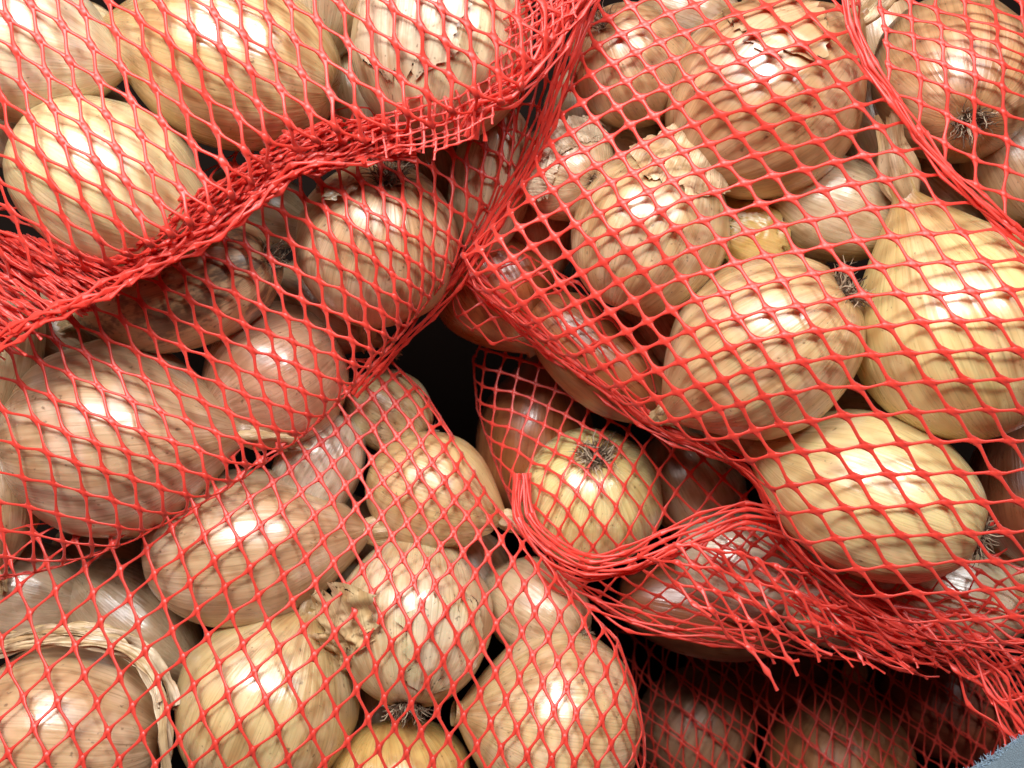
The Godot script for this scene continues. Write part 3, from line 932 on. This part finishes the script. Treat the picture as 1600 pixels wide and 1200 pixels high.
	weave(lattice([[920, 800, 18, 33, 14, -36], [870, 690, 26, 10, 10, -28], [780, 640, 26, 4, 2, -27], [815, 770, 20, 14, 5, -30], [1020, 790, 13, 36, 14, -33], [900, 880, 22, 24, 22, -26], [980, 930, 34, 15, 20, -14], [1080, 960, 34, 12, 24, -12], [1100, 760, 26, 26, 24, -26], [1300, 980, 36, 10, 22, -14]],
		[[738, 560], [765, 515], [840, 500], [1000, 610], [1190, 680], [1300, 850], [1480, 930], [1640, 960], [1640, 1050], [1300, 1030], [1100, 1003], [1010, 985], [950, 955], [880, 905], [828, 850], [800, 790], [772, 720], [745, 640]],
		{"bags": [5], "lift": 0.15, "wrap": 32, "over": 70, "seed": 9}), s, {"thin": 0.0005, "thick": 0.0012})
	part("netting", s.make(), mats.net, t)
	s = Shape.new()
	bundle(s, [[815, 740, -4.4], [822, 810, -3.6], [870, 862, -2.6], [945, 888, -1.8], [1020, 862, -1.4], [1090, 828, -1.2], [1160, 808, -1.2], [1230, 815, -1.4]], 9, 16, 0.4, {"seed": 10, "step": 36, "flare": 0.6})
	bundle(s, [[830, 860, -4.0], [890, 915, -3.8], [960, 955, -3.6], [1060, 985, -3.4], [1180, 1000, -3.4]], 5, 18, 0.5, {"seed": 11, "step": 36, "thin": 0.0005, "thick": 0.001})
	part("rolled_rim", s.make(), mats.net, t)
	s = Shape.new()
	weave(lattice([[1060, 880, 32, 38, 28, 4], [1180, 980, 22, 42, 36, 14]], [[985, 866], [1060, 840], [1150, 850], [1230, 880], [1310, 940], [1340, 985], [1275, 1005], [1262, 1022], [1215, 1058], [1190, 1050], [1130, 990], [1060, 930]], {"base": -0.8, "wrap": 0, "crumple": 4, "rough": 0.35, "seed": 16}), s, {"thin": 0.0006, "thick": 0.0017, "stubs": 0.95})
	weave(lattice([[1160, 870, 26, 16, 22, -20], [1260, 930, 28, 18, 16, -18]], [[1010, 860], [1120, 815], [1220, 815], [1290, 890], [1400, 950], [1440, 990], [1330, 970], [1200, 920], [1090, 890]], {"base": -3.2, "wrap": 0, "crumple": 5, "rough": 0.4, "seed": 17}), s, {"thin": 0.00055, "thick": 0.0013, "stubs": 0.6})
	weave(lattice([[1340, 990, 48, 18, 18, 18], [1420, 1030, 48, 18, 18, 16]], [[1200, 930], [1300, 935], [1400, 965], [1470, 1005], [1476, 1035], [1440, 1058], [1350, 1046], [1280, 1005]], {"base": -1.8, "wrap": 0, "crumple": 4, "rough": 0.35, "seed": 18}), s, {"thin": 0.00055, "thick": 0.0012, "stubs": 0.95})
	weave(lattice([[1340, 985, 46, 24, 12, 17], [1420, 1030, 46, 22, 14, 16]], [[1215, 915], [1310, 930], [1400, 960], [1460, 1000], [1470, 1040], [1400, 1050], [1330, 1025], [1260, 970]], {"base": -1.3, "wrap": 0, "crumple": 4, "rough": 0.35, "seed": 23}), s, {"thin": 0.0005, "thick": 0.0012, "stubs": 0.95, "bow": 1.0})
	bundle(s, [[1210, 900, -1.6], [1300, 960, -1.3], [1390, 1010, -1.3], [1465, 1040, -1.6]], 3, 24, 0.5, {"seed": 12, "step": 36, "ragged": 0.2, "thin": 0.00055})
	part("cut_fringe", s.make(), mats.net, t)
	s = Shape.new()
	weave(lattice([[1450, 930, 36, 16, 22, -26], [1560, 900, 32, 24, 26, -26]], [[1240, 880], [1380, 900], [1480, 880], [1540, 790], [1660, 740], [1660, 1010], [1540, 1000], [1400, 970]], {"base": -2.6, "wrap": 0, "crumple": 7, "rough": 0.5, "seed": 19}), s, {"thin": 0.0005, "thick": 0.0013, "keep": 0.8})
	part("crumpled_netting", s.make(), mats.net, t)
	# 6: lower right
	t = bag("dim red net bag at the lower right, thin strands over shaded onions")
	s = Shape.new()
	weave(lattice([[1250, 1100, 2, 48, 25, 24], [1050, 1130, 4, 46, 24, 22], [1480, 1090, 4, 40, 25, 20]], [[960, 985], [1100, 985], [1300, 1000], [1500, 1030], [1700, 1080], [1700, 1300], [950, 1300]], {"bags": [6], "lift": 0.15, "wrap": 30, "over": 60, "seed": 20}), s, {"thin": 0.0004, "thick": 0.001})
	part("netting", s.make(), mats.net, t)
	s = Shape.new()
	weave(lattice([[1250, 1100, -14, 40, 26, 20], [1480, 1090, -12, 38, 26, 20]], [[990, 1000], [1120, 1000], [1300, 1010], [1500, 1040], [1700, 1090], [1700, 1300], [980, 1300]], {"bags": [6], "lift": 0.55, "wrap": 30, "over": 40, "seed": 44}), s, {"thin": 0.0004, "thick": 0.001})
	part("outer_netting", s.make(), mats.net, t)

# ---------------------------------------------------------------- the cloth in the corner
func build_cloth() -> void:
	var t := thing("cloth_edge", "fuzzy grey blue cloth edge in the bottom right corner", "cloth")
	var m := StandardMaterial3D.new()
	m.albedo_color = Color(0.42, 0.48, 0.52)
	m.roughness = 0.95
	m.rim_enabled = true
	m.rim = 0.6
	m.cull_mode = BaseMaterial3D.CULL_DISABLED
	var nt := FastNoiseLite.new()
	nt.frequency = 0.12
	var im := nt.get_seamless_image(256, 256)
	m.heightmap_enabled = true
	m.heightmap_texture = ImageTexture.create_from_image(im)
	m.heightmap_scale = 0.1
	var s := Shape.new()
	for i in 12:
		for j in 40:
			var u := j / 39.0
			var v := i / 11.0
			var x := lerpf(1440.0, 1720.0, u) + v * 60.0
			var y := lerpf(1222.0, 1105.0, u) + 10.0 * sin(u * 7.0) + v * 160.0
			var p := at(x, y, 1.6 + 0.9 * sin(minf(v * 3.0, 1.57)) + 0.15 * soft.get_noise_2d(u * 5.0, v * 4.0))
			s.v.append(p)
			s.uv.append(Vector2(u * 4.0, v * 2.0))
	for i in 11:
		for j in 39:
			var a := i * 40 + j
			s.ix.append_array([a, a + 40, a + 1, a + 1, a + 40, a + 41])
	part("weave", s.make(false), m, t)
	var f := Shape.new()
	for k in 420:
		var u := rng.randf()
		var v := rng.randf() * 0.06
		var x := lerpf(1440.0, 1720.0, u) + v * 60.0
		var y := lerpf(1222.0, 1105.0, u) + 10.0 * sin(u * 7.0) + v * 160.0
		var p := at(x, y, 1.62 + 2.4 * v)
		var d := Vector3(rng.randf_range(-0.7, 0.4), rng.randf_range(-0.4, 0.8), rng.randf_range(-1, 0.1)).normalized() * rng.randf_range(0.0006, 0.0016)
		var path := PackedVector3Array([p, p + d, p + d * 1.7 + Vector3(rng.randf_range(-1, 1), rng.randf_range(-1, 1), rng.randf_range(-1, 1)) * 0.0005])
		f.tube(path, PackedFloat32Array([0.00016, 0.00013, 0.00006]), 4)
	var fm: StandardMaterial3D = m.duplicate()
	fm.heightmap_enabled = false
	fm.albedo_color = Color(0.55, 0.64, 0.72)
	part("fuzz", f.make(), fm, t)
